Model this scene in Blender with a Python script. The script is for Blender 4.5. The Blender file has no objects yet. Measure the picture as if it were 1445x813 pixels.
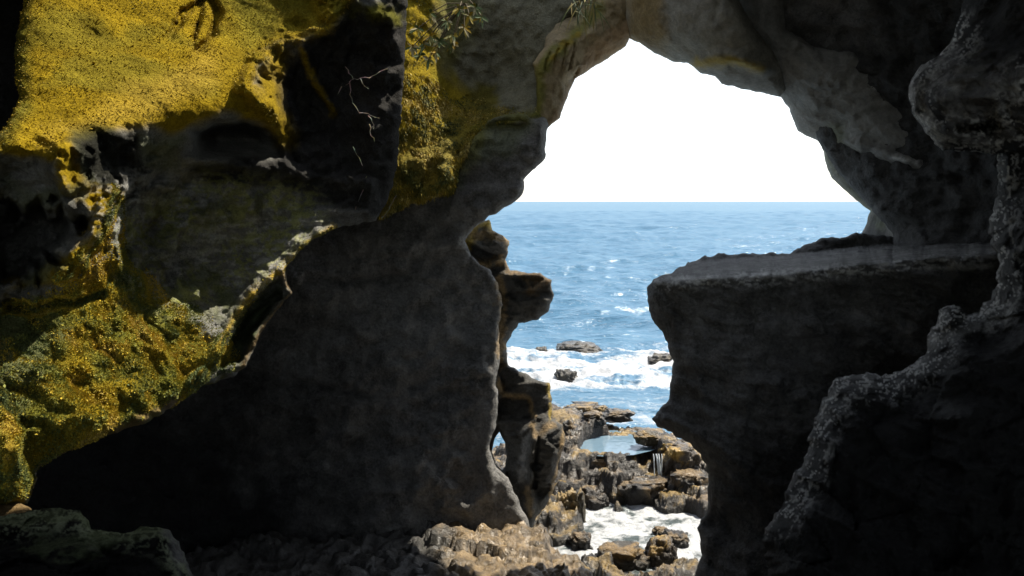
import bpy, bmesh, math, random
import numpy as np
from mathutils import Vector
from mathutils.geometry import delaunay_2d_cdt

random.seed(7)
scene = bpy.context.scene
COL = scene.collection
F, CX, HY, CH = 1134.0, 722.5, 284.0, 5.0      # focal length and horizon in photo pixels, eye height in metres

# ------------------------------------------------------------------ noise
_r = np.random.RandomState(11)
_PERM = np.tile(_r.permutation(512), 4)
_G = _r.normal(size=(512, 3)); _G /= np.linalg.norm(_G, axis=1)[:, None]
_RND = _r.rand(512, 3)

def _hash(i, j, k):
    return _PERM[_PERM[_PERM[i & 511] + (j & 511)] + (k & 511)] & 511

def noise(p):
    q = np.floor(p); f = p - q; q = q.astype(np.int64)
    u = f * f * f * (f * (f * 6 - 15) + 10)
    tot = 0
    for a in (0, 1):
        wa = u[:, 0] if a else 1 - u[:, 0]
        for b in (0, 1):
            wb = u[:, 1] if b else 1 - u[:, 1]
            for c in (0, 1):
                wc = u[:, 2] if c else 1 - u[:, 2]
                g = _G[_hash(q[:, 0] + a, q[:, 1] + b, q[:, 2] + c)]
                tot = tot + wa * wb * wc * ((f[:, 0] - a) * g[:, 0] + (f[:, 1] - b) * g[:, 1] + (f[:, 2] - c) * g[:, 2])
    return tot * 1.6

def fbm(p, o=4, gain=.5):
    s, a = 0, 1.0
    for i in range(o):
        s = s + a * noise(p * 2.03 ** i + 17.3 * i); a *= gain
    return s

def ridged(p, o=4, gain=.55):
    s, a = 0, 1.0
    for i in range(o):
        s = s + a * (1 - 2.2 * np.abs(noise(p * 2.03 ** i + 9.1 * i))); a *= gain
    return s

def facet(p, tilt=.7):
    """blocky fracture: every cell is a tilted plane with its own offset"""
    q = np.floor(p).astype(np.int64)
    best = np.full(len(p), 1e9); val = np.zeros(len(p))
    for a in (-1, 0, 1):
        for b in (-1, 0, 1):
            for c in (-1, 0, 1):
                h = _hash(q[:, 0] + a, q[:, 1] + b, q[:, 2] + c)
                dl = p - (q + np.array([a, b, c]) + _RND[h])
                d = (dl ** 2).sum(1)
                v = (dl * _G[h]).sum(1) * tilt + (_RND[h][:, 0] - .5)
                m = d < best
                best = np.where(m, d, best); val = np.where(m, v, val)
    return val

def sstep(a, b, x):
    t = np.clip((x - a) / (b - a), 0, 1); return t * t * (3 - 2 * t)

def sdist(P, poly):
    """signed distance of 2-D points to a closed polygon, positive inside"""
    P = np.asarray(P, float); V = np.asarray(poly, float)
    d = np.full(len(P), 1e18); ins = np.zeros(len(P), bool)
    n = len(V)
    for i in range(n):
        a, b = V[i], V[(i + 1) % n]
        ab = b - a; L = ab @ ab + 1e-12
        t = np.clip(((P - a) @ ab) / L, 0, 1)
        w = P - a - t[:, None] * ab
        d = np.minimum(d, (w ** 2).sum(1))
        c = (a[1] > P[:, 1]) != (b[1] > P[:, 1])
        if b[1] != a[1]:
            xi = a[0] + (P[:, 1] - a[1]) / (b[1] - a[1]) * ab[0]
            ins ^= c & (P[:, 0] < xi)
    return np.where(ins, 1, -1) * np.sqrt(d)

def ldist(P, line):
    P = np.asarray(P, float); V = np.asarray(line, float)
    d = np.full(len(P), 1e18)
    for a, b in zip(V[:-1], V[1:]):
        ab = b - a; t = np.clip(((P - a) @ ab) / (ab @ ab + 1e-12), 0, 1)
        w = P - a - t[:, None] * ab
        d = np.minimum(d, (w ** 2).sum(1))
    return np.sqrt(d)

def tps(ctrl):
    C = np.array(ctrl, float); X = C[:, :2] / 500.; n = len(X)
    def k(r2): return .5 * r2 * np.log(r2 + 1e-9)
    K = k(((X[:, None] - X[None]) ** 2).sum(2)) + np.eye(n) * 2e-3
    Q = np.c_[np.ones(n), X]
    M = np.block([[K, Q], [Q.T, np.zeros((3, 3))]])
    w = np.linalg.solve(M, np.r_[C[:, 2], 0, 0, 0])
    def f(P):
        Y = P / 500.; out = np.zeros(len(Y))
        for i in range(n):
            out += w[i] * k(((Y - X[i]) ** 2).sum(1))
        return out + w[n] + Y @ w[n + 1:]
    return f

def at(P, d):
    """photo pixels + distance -> world points"""
    P = np.asarray(P, float); d = np.asarray(d, float)
    return np.c_[(P[:, 0] - CX) / F * d, d, CH - (P[:, 1] - HY) / F * d]

def pt(x, y, d):
    return Vector(((x - CX) / F * d, d, CH - (y - HY) / F * d))

def on(poly, z):
    """photo pixels on a horizontal plane at height z -> XY"""
    return [((x - CX) / F * ((CH - z) * F / (y - HY)), (CH - z) * F / (y - HY)) for x, y in poly]

def densify(poly, step, jit, seed):
    out = []; n = len(poly)
    for i in range(n):
        a = np.array(poly[i], float); b = np.array(poly[(i + 1) % n], float)
        k = max(1, int(np.hypot(*(b - a)) / step))
        for j in range(k):
            out.append(a + (b - a) * j / k)
    out = np.array(out)
    if jit:
        q = np.c_[out / 14., np.full(len(out), seed * 3.7)]
        q2 = np.c_[out / 14., np.full(len(out), seed * 3.7 + 50)]
        out = out + jit * np.c_[fbm(q, 3), fbm(q2, 3)]
    return out

# ------------------------------------------------------------------ mesh building
def mesh_obj(name, V, Fc, mat, colour=None, parent=None, origin=None, smooth=True, extra=None):
    V = np.asarray(V, float)
    o0 = np.zeros(3) if origin is None else np.asarray(origin, float)
    me = bpy.data.meshes.new(name)
    Fc = np.asarray(Fc, int)
    me.vertices.add(len(V)); me.vertices.foreach_set('co', (V - o0).astype(np.float32).ravel())
    k = Fc.shape[1]
    me.loops.add(Fc.size); me.loops.foreach_set('vertex_index', Fc.ravel().astype(np.int32))
    me.polygons.add(len(Fc)); me.polygons.foreach_set('loop_start', np.arange(0, Fc.size, k, dtype=np.int32))
    me.polygons.foreach_set('use_smooth', np.full(len(Fc), smooth))
    me.update(calc_edges=True); me.validate()
    if colour is not None:
        at_ = me.color_attributes.new('tint', 'FLOAT_COLOR', 'POINT')
        at_.data.foreach_set('color', np.c_[colour, np.ones(len(V))].astype(np.float32).ravel())
    for nm, arr in (extra or {}).items():
        e = me.attributes.new(nm, 'FLOAT', 'POINT'); e.data.foreach_set('value', arr.astype(np.float32))
    me.materials.append(mat)
    o = bpy.data.objects.new(name, me); COL.objects.link(o)
    o.location = o0
    if parent is not None:
        o.parent = parent; o.location = o0 - np.array(parent.location)
    return o

def tag(o, label=None, cat=None, group=None, kind=None):
    if label: o['label'] = label
    if cat: o['category'] = cat
    if group: o['group'] = group
    if kind: o['kind'] = kind
    return o

def empty(name, loc, label, cat, group=None):
    o = bpy.data.objects.new(name, None); COL.objects.link(o); o.location = loc
    return tag(o, label, cat, group)

# ------------------------------------------------------------------ materials
def node_mat(name):
    m = bpy.data.materials.new(name); m.use_nodes = True
    nt = m.node_tree; b = nt.nodes['Principled BSDF']
    return m, nt, b

def rock_mat(name, rough=.8, fine=30., bump=.95, spec=.3, lo=.4, hi=1.75, bdist=.05):
    m, nt, b = node_mat(name); N = nt.nodes; L = nt.links
    tc = N.new('ShaderNodeNewGeometry')
    a = N.new('ShaderNodeAttribute'); a.attribute_name = 'tint'
    def nz(scale, det, rgh=.6):
        n = N.new('ShaderNodeTexNoise'); n.inputs['Scale'].default_value = scale
        n.inputs['Detail'].default_value = det; n.inputs['Roughness'].default_value = rgh
        L.new(tc.outputs['Position'], n.inputs['Vector']); return n
    n1 = nz(fine, 6, .7); n2 = nz(4.0, 8, .65)
    mul = N.new('ShaderNodeMath'); mul.operation = 'ADD'
    L.new(n1.outputs['Fac'], mul.inputs[0]); L.new(n2.outputs['Fac'], mul.inputs[1])
    mr = N.new('ShaderNodeMapRange'); mr.inputs['From Min'].default_value = .7; mr.inputs['From Max'].default_value = 1.3
    mr.inputs['To Min'].default_value = lo; mr.inputs['To Max'].default_value = hi
    L.new(mul.outputs[0], mr.inputs['Value'])
    vm = N.new('ShaderNodeVectorMath'); vm.operation = 'SCALE'
    L.new(a.outputs['Color'], vm.inputs[0]); L.new(mr.outputs['Result'], vm.inputs['Scale'])
    L.new(vm.outputs[0], b.inputs['Base Color'])
    b.inputs['Roughness'].default_value = rough
    b.inputs['Specular IOR Level'].default_value = spec
    v = N.new('ShaderNodeTexVoronoi'); v.inputs['Scale'].default_value = fine * .45
    L.new(tc.outputs['Position'], v.inputs['Vector'])
    s = N.new('ShaderNodeMath'); s.operation = 'ADD'
    L.new(n1.outputs['Fac'], s.inputs[0]); L.new(n2.outputs['Fac'], s.inputs[1])
    s2 = N.new('ShaderNodeMath'); s2.operation = 'MULTIPLY_ADD'; s2.inputs[1].default_value = .35
    L.new(v.outputs['Distance'], s2.inputs[0]); L.new(s.outputs[0], s2.inputs[2])
    bp = N.new('ShaderNodeBump'); bp.inputs['Strength'].default_value = bump; bp.inputs['Distance'].default_value = bdist
    L.new(s2.outputs[0], bp.inputs['Height']); L.new(bp.outputs[0], b.inputs['Normal'])
    return m

ROCK = rock_mat('cave_rock')
SMOOTH = rock_mat('smooth_rock', fine=24., bump=.5, lo=.65, hi=1.4)
MOSSY = rock_mat('mossy_rock', rough=.95, fine=55., bump=.9, spec=.03, lo=.45, hi=1.6)
WET = rock_mat('wet_reef_rock', rough=.36, fine=30., bump=.7, spec=.5, lo=.35, hi=1.8)

def blade_mat():
    m, nt, b = node_mat('moss_blades'); N = nt.nodes; L = nt.links
    a = N.new('ShaderNodeAttribute'); a.attribute_name = 'tint'
    L.new(a.outputs['Color'], b.inputs['Base Color'])
    b.inputs['Roughness'].default_value = .7; b.inputs['Specular IOR Level'].default_value = .2
    return m
BLADE = blade_mat()

YEL = (.31, .215, .012); OLI = (.15, .145, .022); GRN = (.055, .075, .02); TAN = (.26, .18, .085)
DRK = (.06, .06, .057); BLK = (.012, .012, .012); GRY = (.21, .208, .20); GGR = (.12, .135, .075)
PAL = (.75, .75, .71); GOLD = (.40, .28, .04); BRN = (.13, .085, .04)  # PAL: pale rim light painted along rock edges

def paint(P2, P3, base, layers):
    c = np.tile(np.array(base, float), (len(P2), 1))
    for lay in layers:
        kind, col, shape, soft, namp, nsc = lay[:6]
        n = fbm(P3 * nsc + 31.7, 4) * namp
        if kind == 'poly':
            m = sstep(-soft, soft, sdist(P2, shape) + n)
        elif kind == 'web':           # a net of thin lines within reach of a line; PAL ones are painted rim light
            v = np.minimum(np.abs(fbm(P3 * nsc + 3.1, 3)), np.abs(fbm(P3 * nsc * 1.7 + 13.1, 3)) * 1.4)
            m = sstep(1., .1, ldist(P2, shape) / soft) * (1 - sstep(namp * .35, namp, v))
        else:
            m = 1 - sstep(0, 1, (ldist(P2, shape) + n) / soft)
        if len(lay) > 6: m = m * lay[6]
        c = c * (1 - m[:, None]) + np.array(col) * m[:, None]
    return c

def relief(name, outline, ctrl, mat, label=None, cat=None, step=4.0, rnd=.5, thick=1.2, edge_jit=2.0, seed=1,
           amps=(.12, .05, .03), ridge=0., strata=0., feats=(), base=DRK, layers=(), holes=(), group=None, kind=None,
           back_r=None, facet_s=1.6, calm=None, dfun=None):
    """a rock mass: its outline and front are given at true distances; front and back are rounded into each other"""
    loops = [densify(outline, step, edge_jit, seed)] + [densify(h, 3.0, .8, seed + 5) for h in holes]
    loops = [l for l in loops]
    x0, y0 = loops[0].min(0); x1, y1 = loops[0].max(0)
    # only the part near the frame is finely sampled
    gx, gy = np.meshgrid(np.arange(x0, x1, step), np.arange(y0, y1, step))
    rs = np.random.RandomState(seed)
    G = np.c_[gx.ravel(), gy.ravel()] + rs.uniform(-.3, .3, (gx.size, 2)) * step
    keep = (G[:, 0] > -40) & (G[:, 0] < 1485) & (G[:, 1] > -40) & (G[:, 1] < 853)
    sparse = (rs.rand(len(G)) < .08)
    G = G[keep | sparse]
    e = sdist(G, loops[0])
    for h in loops[1:]: e = np.minimum(e, -sdist(G, h))
    G = G[e > step * .55]
    pts = np.vstack(loops + [G]); edges = []; k = 0
    for l in loops:
        n = len(l); edges += [(k + i, k + (i + 1) % n) for i in range(n)]; k += n
    res = delaunay_2d_cdt([Vector(p) for p in pts.tolist()], edges, [], 0, 1e-4)
    P = np.array([tuple(v) for v in res[0]]); T = np.array([f for f in res[2] if len(f) == 3])
    cen = P[T].mean(1)
    ok = sdist(cen, loops[0]) > 0
    for h in loops[1:]: ok &= sdist(cen, h) < 0
    T = T[ok]
    ar = np.cross(P[T[:, 1]] - P[T[:, 0]], P[T[:, 2]] - P[T[:, 0]])
    T[ar < 0] = T[ar < 0][:, ::-1]
    used = np.unique(T); remap = -np.ones(len(P), int); remap[used] = np.arange(len(used))
    P = P[used]; T = remap[T]
    e = np.abs(sdist(P, loops[0]))
    for h in loops[1:]: e = np.minimum(e, np.abs(sdist(P, h)))
    f = tps(ctrl); D0 = f(P)
    if dfun: D0 = dfun(P, D0)
    D = D0.copy()
    for ft in feats:
        if ft[0] == 'cav':            # ('cav', polygon, depth, soft)
            _, poly, dep, soft = ft[:4]
            nn = fbm(np.c_[P / 30., np.full(len(P), seed * 1.3)], 3) * soft * (ft[4] if len(ft) > 4 else .7)
            D = D + dep * sstep(0, soft, sdist(P, poly) + nn)
        elif ft[0] == 'ridge':        # ('ridge', line, height, width)
            _, line, hgt, wid = ft
            nn = fbm(np.c_[P / 22., np.full(len(P), seed * 2.3)], 3) * wid * .5
            D = D - hgt * np.exp(-((ldist(P, line) + nn) / wid) ** 2)
    em = e * D0 / F
    Q = at(P, D)
    fade = np.minimum(1, em / .12 + .15)
    dsp = amps[0] * fbm(Q * 1.1 + seed, 4) + amps[1] * fbm(Q * 5. + seed, 4)
    if amps[2]: dsp = dsp + amps[2] * facet(Q * facet_s * 2 + seed)
    if ridge: dsp = dsp - ridge * (ridged(Q * 2.2 + seed, 4) - .6)
    if strata:
        lay = 0
        for fq, am in ((3.1, 1.), (8.3, .5), (19., .22)):
            w = (Q[:, 2] + .10 * Q[:, 0] + .22 * noise(Q * .7 + seed) + .05 * noise(Q * 2.6)) * fq
            k = np.floor(w); fr = w - k
            off = noise(np.c_[k * .37 + Q[:, 0] * fq * .22, k * .91 + seed, Q[:, 1] * fq * .15]) * 1.6
            off2 = noise(np.c_[(k + 1) * .37 + Q[:, 0] * fq * .22, (k + 1) * .91 + seed, Q[:, 1] * fq * .15]) * 1.6
            lay = lay + am * (off + (off2 - off) * sstep(.78, 1., fr))
        dsp = dsp + strata * lay
    if calm is not None: dsp = dsp * (1 - .8 * sstep(-5, 30, sdist(P, calm)))
    R = 1 - np.clip(em / rnd, 0, 1)
    front = D + dsp * fade + rnd * 1.1 * (1 - np.sqrt(np.clip(1 - R ** 2, 0, 1)))
    br = back_r or rnd * 1.5
    Rb = 1 - np.clip(em / br, 0, 1)
    onb = e < 1e-3
    back = np.where(onb, front, np.maximum(D0 + rnd * 1.1, front + .02) + thick * np.sqrt(np.clip(1 - Rb ** 2, 0, 1)))
    # rim vertices are shared
    VF = at(P, front); VB = at(P, back)
    nF = len(P); bi = np.where(onb, np.arange(nF), np.arange(nF) + nF)
    V = np.vstack([VF, VB])
    Fc = np.vstack([T[:, ::-1], bi[T]])
    # pixel y runs downwards: flip so normals face out
    v0, v1, v2 = V[Fc[0]]
    if np.cross(v1 - v0, v2 - v0)[1] > 0: Fc = Fc[:, ::-1]
    u = np.unique(Fc); rm = -np.ones(len(V), int); rm[u] = np.arange(len(u))
    col = paint(P, VF, base, layers); col = np.vstack([col, col])
    org = (V[u][:, 0].mean(), V[u][:, 1].mean(), max(-.5, V[u][:, 2].min()))
    o = mesh_obj(name, V[u], rm[Fc], mat, col[u], origin=org)
    tag(o, label, cat, group, kind)
    o_front = (P, VF, T)
    return o, o_front

def scatter(name, parent, front, weight_fn, n, size, cols, droop=.5, out=.6, seed=3, wid=.22, mat=BLADE, clump=0, seg=2):
    """moss: many small tapering blades spread over the front of a rock"""
    P, V, T = front; rs = np.random.RandomState(seed)
    c2 = P[T].mean(1); c3 = V[T].mean(1)
    a = np.linalg.norm(np.cross(V[T[:, 1]] - V[T[:, 0]], V[T[:, 2]] - V[T[:, 0]]), axis=1)
    w = np.clip(weight_fn(c2, c3), 0, None) * np.minimum(a, np.percentile(a, 97))
    w /= w.sum()
    idx = rs.choice(len(T), n, p=w)
    b = rs.dirichlet((1, 1, 1), n)
    p = (V[T[idx]] * b[:, :, None]).sum(1)
    nm = np.cross(V[T[idx, 1]] - V[T[idx, 0]], V[T[idx, 2]] - V[T[idx, 0]])
    nm /= np.linalg.norm(nm, axis=1)[:, None] + 1e-9
    s = np.sign(nm[:, 1]); nm *= -s[:, None]
    dr = nm * out + rs.normal(size=(n, 3)) * .55 + np.array([0, 0, -droop])
    dr /= np.linalg.norm(dr, axis=1)[:, None]
    L = size * rs.lognormal(0, .35, n)
    sd = np.cross(dr, rs.normal(size=(n, 3))); sd /= np.linalg.norm(sd, axis=1)[:, None] + 1e-9
    sd *= (L * wid)[:, None]
    mid = p + dr * (L * .55)[:, None]
    tip = p + dr * L[:, None] + np.array([0, 0, -1]) * (L * droop * .6)[:, None]
    bs = p - nm * .008
    VV = np.stack([bs - sd * .6, bs + sd * .6, mid + sd, mid - sd, tip], 1).reshape(-1, 3)
    k = np.arange(n)[:, None] * 5
    FF = np.vstack([k + np.array([0, 1, 2]), k + np.array([0, 2, 3]), k + np.array([3, 2, 4])])
    C = np.array([c[0] for c in cols]); pr = np.array([c[1] for c in cols], float)
    big = fbm(p * 3.3 + 5, 3)[:, None]
    fine = rs.rand(n, 1)
    t = np.clip(.5 + .75 * big + .5 * (fine - .5), 0, .999)[:, 0]
    ci = np.searchsorted(np.cumsum(pr / pr.sum()), t)
    cc = C[ci] * rs.lognormal(0, .2, n)[:, None]
    return mesh_obj(name, VV, FF, mat, np.repeat(cc, 5, 0), parent=parent, origin=parent.location, smooth=False)

# ================================================================== THE CAVE ROCKS
exec_order = []
WINDOW = [(704, 609), (712, 624), (715, 645), (713, 658), (708, 664), (700, 655), (694, 638), (697, 622)]

# ---- left wall with moss
A_out = [(30, -110), (34, 0), (22, 60), (20, 105), (27, 140), (10, 175), (0, 188), (-30, 205), (-260, 240), (-260, 800), (0, 718),
         (38, 712), (47, 690), (55, 660), (90, 640), (150, 615), (210, 595), (250, 570), (285, 545), (330, 532), (347, 518), (372, 462),
         (411, 414), (401, 380), (430, 348), (470, 322), (500, 316), (530, 312), (548, 280), (560, 235), (570, 100), (580, -110)]
A_ctrl = [(50, 10, 6.1), (50, 90, 5.7), (50, 160, 5.25), (150, 10, 6.6), (150, 90, 6.05), (250, 10, 7.0), (250, 80, 6.5), (350, 10, 7.4), (340, 90, 6.8), (150, 160, 5.5), (80, 208, 5.0), (230, 150, 5.85), (300, 155, 6.15),
          (380, 140, 6.6), (420, 140, 7.45), (435, 80, 7.5), (445, 10, 7.6), (550, 40, 7.75), (480, 150, 7.6), (520, 200, 7.65), (560, 120, 7.75), (460, 270, 7.6), (300, 240, 6.8), (430, 235, 7.45),
          (100, 250, 5.0), (130, 330, 5.25), (90, 385, 5.1), (20, 200, 4.85), (-40, 205, 4.6), (20, 265, 5.2), (200, 330, 6.2), (350, 290, 6.9), (400, 320, 7.25), (470, 322, 7.2), (435, 342, 7.0), (440, 295, 7.45),
          (530, 308, 7.45), (520, 265, 7.75), (250, 390, 6.6), (200, 480, 5.75), (100, 480, 5.15), (20, 440, 5.15), (20, 500, 4.85), (100, 600, 4.6), (20, 640, 4.3), (250, 550, 5.6),
          (330, 500, 6.35), (400, 400, 6.85), (375, 450, 6.7), (20, 700, 4.15), (-150, 480, 4.2), (-200, 250, 4.4), (-200, 760, 3.9), (30, -110, 6.6),
          (300, -110, 7.7), (560, -110, 7.9)]
CAV1 = [(262, 182), (300, 165), (345, 160), (380, 175), (400, 200), (405, 228), (330, 226), (280, 222)]
CAV2 = [(-20, 285), (40, 275), (90, 290), (122, 310), (112, 345), (80, 375), (40, 400), (-20, 405)]
CAV3 = [(110, 215), (150, 190), (190, 200), (200, 240), (240, 250), (300, 262), (320, 300), (250, 330), (230, 370), (190, 370), (165, 320), (150, 290), (170, 262), (130, 250)]
CAV4 = [(398, 110), (420, 90), (450, 85), (470, 50), (500, 25), (560, 30), (555, 110), (540, 170), (530, 230), (500, 280), (470, 230), (400, 225), (390, 170)]
A_feats = [('cav', CAV1, .8, 30, .15), ('cav', CAV2, 1.0, 34), ('cav', CAV3, .12, 30), ('cav', CAV4, .15, 50, .3),
           ('cav', [(0, 425), (70, 420), (150, 405), (160, 420), (90, 440), (60, 450), (0, 450)], .35, 10),
           ('cav', [(350, 440), (395, 405), (400, 420), (360, 470), (340, 515), (300, 525)], .25, 10),
           ('ridge', [(470, 322), (430, 346), (405, 374), (360, 410), (330, 450), (300, 500), (275, 540)], .30, 9),
           ('ridge', [(345, 520), (372, 462), (411, 414), (398, 382)], .22, 7),
           ('ridge', [(90, 215), (78, 240), (92, 262)], .22, 10), ('ridge', [(160, 270), (130, 330), (90, 380)], .2, 14),
           ('ridge', [(490, 0), (462, 40), (400, 60), (355, 95), (345, 120), (385, 165)], .28, 12),
           ('ridge', [(425, 70), (440, 110), (470, 155)], .18, 7),
           ('ridge', [(0, 560), (15, 640), (10, 700)], .2, 14), ('ridge', [(265, 226), (400, 240), (520, 262)], .2, 12),
           ('cav', [(250, 12), (268, 6), (245, 45), (238, 52)], .12, 5), ('cav', [(296, 0), (305, 10), (305, 45), (280, 68), (294, 50), (300, 25)], .12, 4),
           ('cav', [(276, 25), (284, 28), (278, 60), (270, 58)], .18, 5), ('ridge', [(285, 0), (262, 18), (240, 52)], -.16, 5), ('ridge', [(298, 0), (308, 20), (300, 48), (278, 70)], -.18, 5), ('ridge', [(284, 8), (278, 40), (272, 62)], -.12, 4)]
A_lay = [
    ('poly', YEL, [(20, -200), (500, -200), (490, 10), (460, 40), (400, 65), (350, 95), (345, 130), (380, 170), (330, 160), (280, 170), (240, 185), (170, 180), (105, 195), (75, 225), (-40, 215), (0, 180), (20, 100)], 8, 10, 2.0),
    ('poly', OLI, [(300, -100), (520, -100), (480, 20), (400, 60), (345, 90), (330, 60)], 40, 30, 2.0, .75),
    ('line', OLI, [(30, 0), (25, 100), (30, 150), (5, 190)], 26, 6, 3., .8),
    ('line', OLI, [(60, 60), (160, 90), (240, 90)], 50, 60, 2., .55),
    ('line', GOLD, [(80, 205), (150, 165), (230, 135), (290, 90)], 38, 14, 2., .7),
    ('poly', (.045, .044, .042), [(362, 112), (415, 80), (465, 45), (500, 15), (600, -20), (590, 250), (545, 312), (470, 292), (400, 262), (300, 262), (262, 240), (330, 222), (395, 225), (380, 175)], 7, 6, 4., .97),  # shade of the hollow painted as dark rock
    ('poly', GGR, [(190, 195), (255, 195), (250, 240), (200, 235)], 14, 10, 4., .8),
    ('poly', GRY, [(265, 225), (330, 228), (430, 232), (520, 252), (500, 280), (400, 275), (270, 250)], 10, 14, 4., .03),
    ('poly', YEL, [(78, 215), (100, 195), (108, 230), (120, 255), (170, 260), (168, 285), (150, 310), (140, 345), (110, 385), (55, 405), (0, 425), (0, 400), (50, 390), (80, 370), (125, 330), (130, 290), (85, 262)], 7, 14, 4.),
    ('line', GGR, [(40, 400), (80, 375)], 20, 10, 6., .8), ('line', GGR, [(150, 340), (185, 370), (205, 400)], 26, 14, 6., .8),
    ('line', GGR, [(0, 240), (40, 280), (110, 270)], 24, 14, 5., .7),
    ('poly', OLI, [(0, 430), (60, 420), (150, 380), (200, 400), (250, 430), (300, 470), (320, 500), (290, 545), (200, 600), (90, 645), (50, 665), (40, 715), (-50, 720), (-260, 760), (-260, 430)], 10, 22, 3.),
    ('poly', GGR, [(-10, 440), (60, 430), (90, 470), (80, 520), (30, 570), (-10, 560)], 20, 25, 4., .7),
    ('line', YEL, [(150, 400), (120, 440), (110, 500), (115, 560)], 30, 14, 4., .8),
    ('line', YEL, [(220, 500), (160, 560), (100, 610), (60, 640)], 34, 20, 4., .75),
    ('line', GOLD, [(8, 560), (15, 640), (20, 700)], 26, 12, 4., .9),
    ('line', TAN, [(260, 560), (180, 600), (90, 640), (50, 690)], 16, 10, 5., .75),
    ('poly', GRN, [(360, 420), (395, 400), (402, 415), (365, 465), (340, 515), (300, 520), (320, 470)], 8, 8, 6., .8),
    ('line', GOLD, [(470, 322), (430, 346), (405, 376), (360, 410), (330, 450), (300, 500), (270, 545)], 9, 4, 8., .95),  # gold and tan lines paint the sunlit ridge edges
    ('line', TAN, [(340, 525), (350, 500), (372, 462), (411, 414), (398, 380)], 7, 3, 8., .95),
    ('line', YEL, [(395, 80), (378, 110), (384, 150), (404, 195)], 26, 6, 6., .95),
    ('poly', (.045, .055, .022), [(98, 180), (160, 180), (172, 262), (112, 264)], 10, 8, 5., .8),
    ('line', YEL, [(84, 195), (95, 225), (112, 255)], 15, 8, 6., .9),
    ('line', YEL, [(352, 95), (345, 120), (360, 145), (388, 172)], 24, 6, 6., .95),
    ('line', YEL, [(490, -5), (462, 40), (400, 60), (355, 95), (345, 120), (385, 165)], 14, 6, 6., .9),
    ('line', YEL, [(425, 70), (440, 110), (472, 160)], 8, 6, 8., .9),
    ('line', OLI, [(480, 10), (560, 25)], 18, 10, 6., .9),
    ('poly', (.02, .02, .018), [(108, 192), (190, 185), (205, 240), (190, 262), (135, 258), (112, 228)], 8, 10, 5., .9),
    ('web', (.45, .45, .42), [(170, 300), (230, 290), (330, 320), (400, 335), (300, 380), (220, 380)], 85, .22, np.array([1.6, 1.6, 8.]), .8),
    ('web', (.34, .36, .10), [(200, 330), (300, 285), (420, 300), (380, 345), (270, 410), (220, 400)], 60, .2, np.array([2.5, 2.5, 5.]), .7),
    ('line', (.16, .17, .08), [(290, 300), (330, 285), (380, 290)], 22, 22, 6., .7),
    ('line', (.14, .16, .06), [(270, 400), (300, 400), (320, 430)], 30, 20, 6., .7),
]
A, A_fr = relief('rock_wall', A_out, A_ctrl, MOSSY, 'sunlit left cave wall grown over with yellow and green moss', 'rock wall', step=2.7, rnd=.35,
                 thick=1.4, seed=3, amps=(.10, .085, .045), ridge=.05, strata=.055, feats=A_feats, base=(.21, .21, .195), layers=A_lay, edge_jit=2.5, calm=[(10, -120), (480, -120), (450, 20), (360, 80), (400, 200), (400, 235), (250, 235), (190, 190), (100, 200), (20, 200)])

LOWMOSS = [(0, 430), (60, 415), (140, 330), (160, 265), (172, 285), (160, 330), (205, 390), (260, 430), (310, 470), (335, 500), (300, 535), (200, 590), (90, 635), (50, 655), (45, 700), (-60, 710), (-60, 430)]
UPMOSS = [(20, -50), (490, -50), (462, 45), (400, 68), (350, 100), (350, 130), (380, 170), (330, 150), (240, 170), (105, 190), (75, 220), (-40, 205), (20, 100)]
def w_low(c2, c3):
    m = sstep(-6, 10, sdist(c2, LOWMOSS) + 14 * fbm(c3 * 4, 3))
    cave = sstep(-4, 8, sdist(c2, CAV2))
    n = .35 + np.clip(1.0 + 1.6 * fbm(c3 * 5 + 3, 3), 0, 2)
    return m * n * (1 - cave) + .15 * (1 - sstep(0, 12, np.minimum(ldist(c2, [(470, 322), (430, 346), (360, 410), (300, 500)]), ldist(c2, [(490, 0), (462, 40), (400, 60), (355, 95), (345, 120), (385, 165)]))))
mo = scatter('moss', A, A_fr, w_low, 150000, .0068, [((.09, .115, .04), 1.2), ((.18, .19, .04), 2.0), ((.30, .25, .03), 2.2), ((.44, .31, .025), 2.4), ((.50, .37, .08), 1.0)], droop=.35, out=.75, seed=5, wid=.42)
tag(mo, 'shaggy yellow and green moss on the lower wall', kind='stuff')
def w_up(c2, c3):
    return sstep(0, 10, sdist(c2, UPMOSS)) * (.4 + np.clip(fbm(c3 * 6, 3) + .5, 0, 1))
mo = scatter('moss', A, A_fr, w_up, 30000, .0075, [((.12, .11, .015), 1.), ((.26, .18, .010), 4), ((.33, .23, .014), 2.)], droop=.2, out=.8, seed=6, wid=.35)
tag(mo, 'short yellow moss over the upper bulge', kind='stuff')

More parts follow.
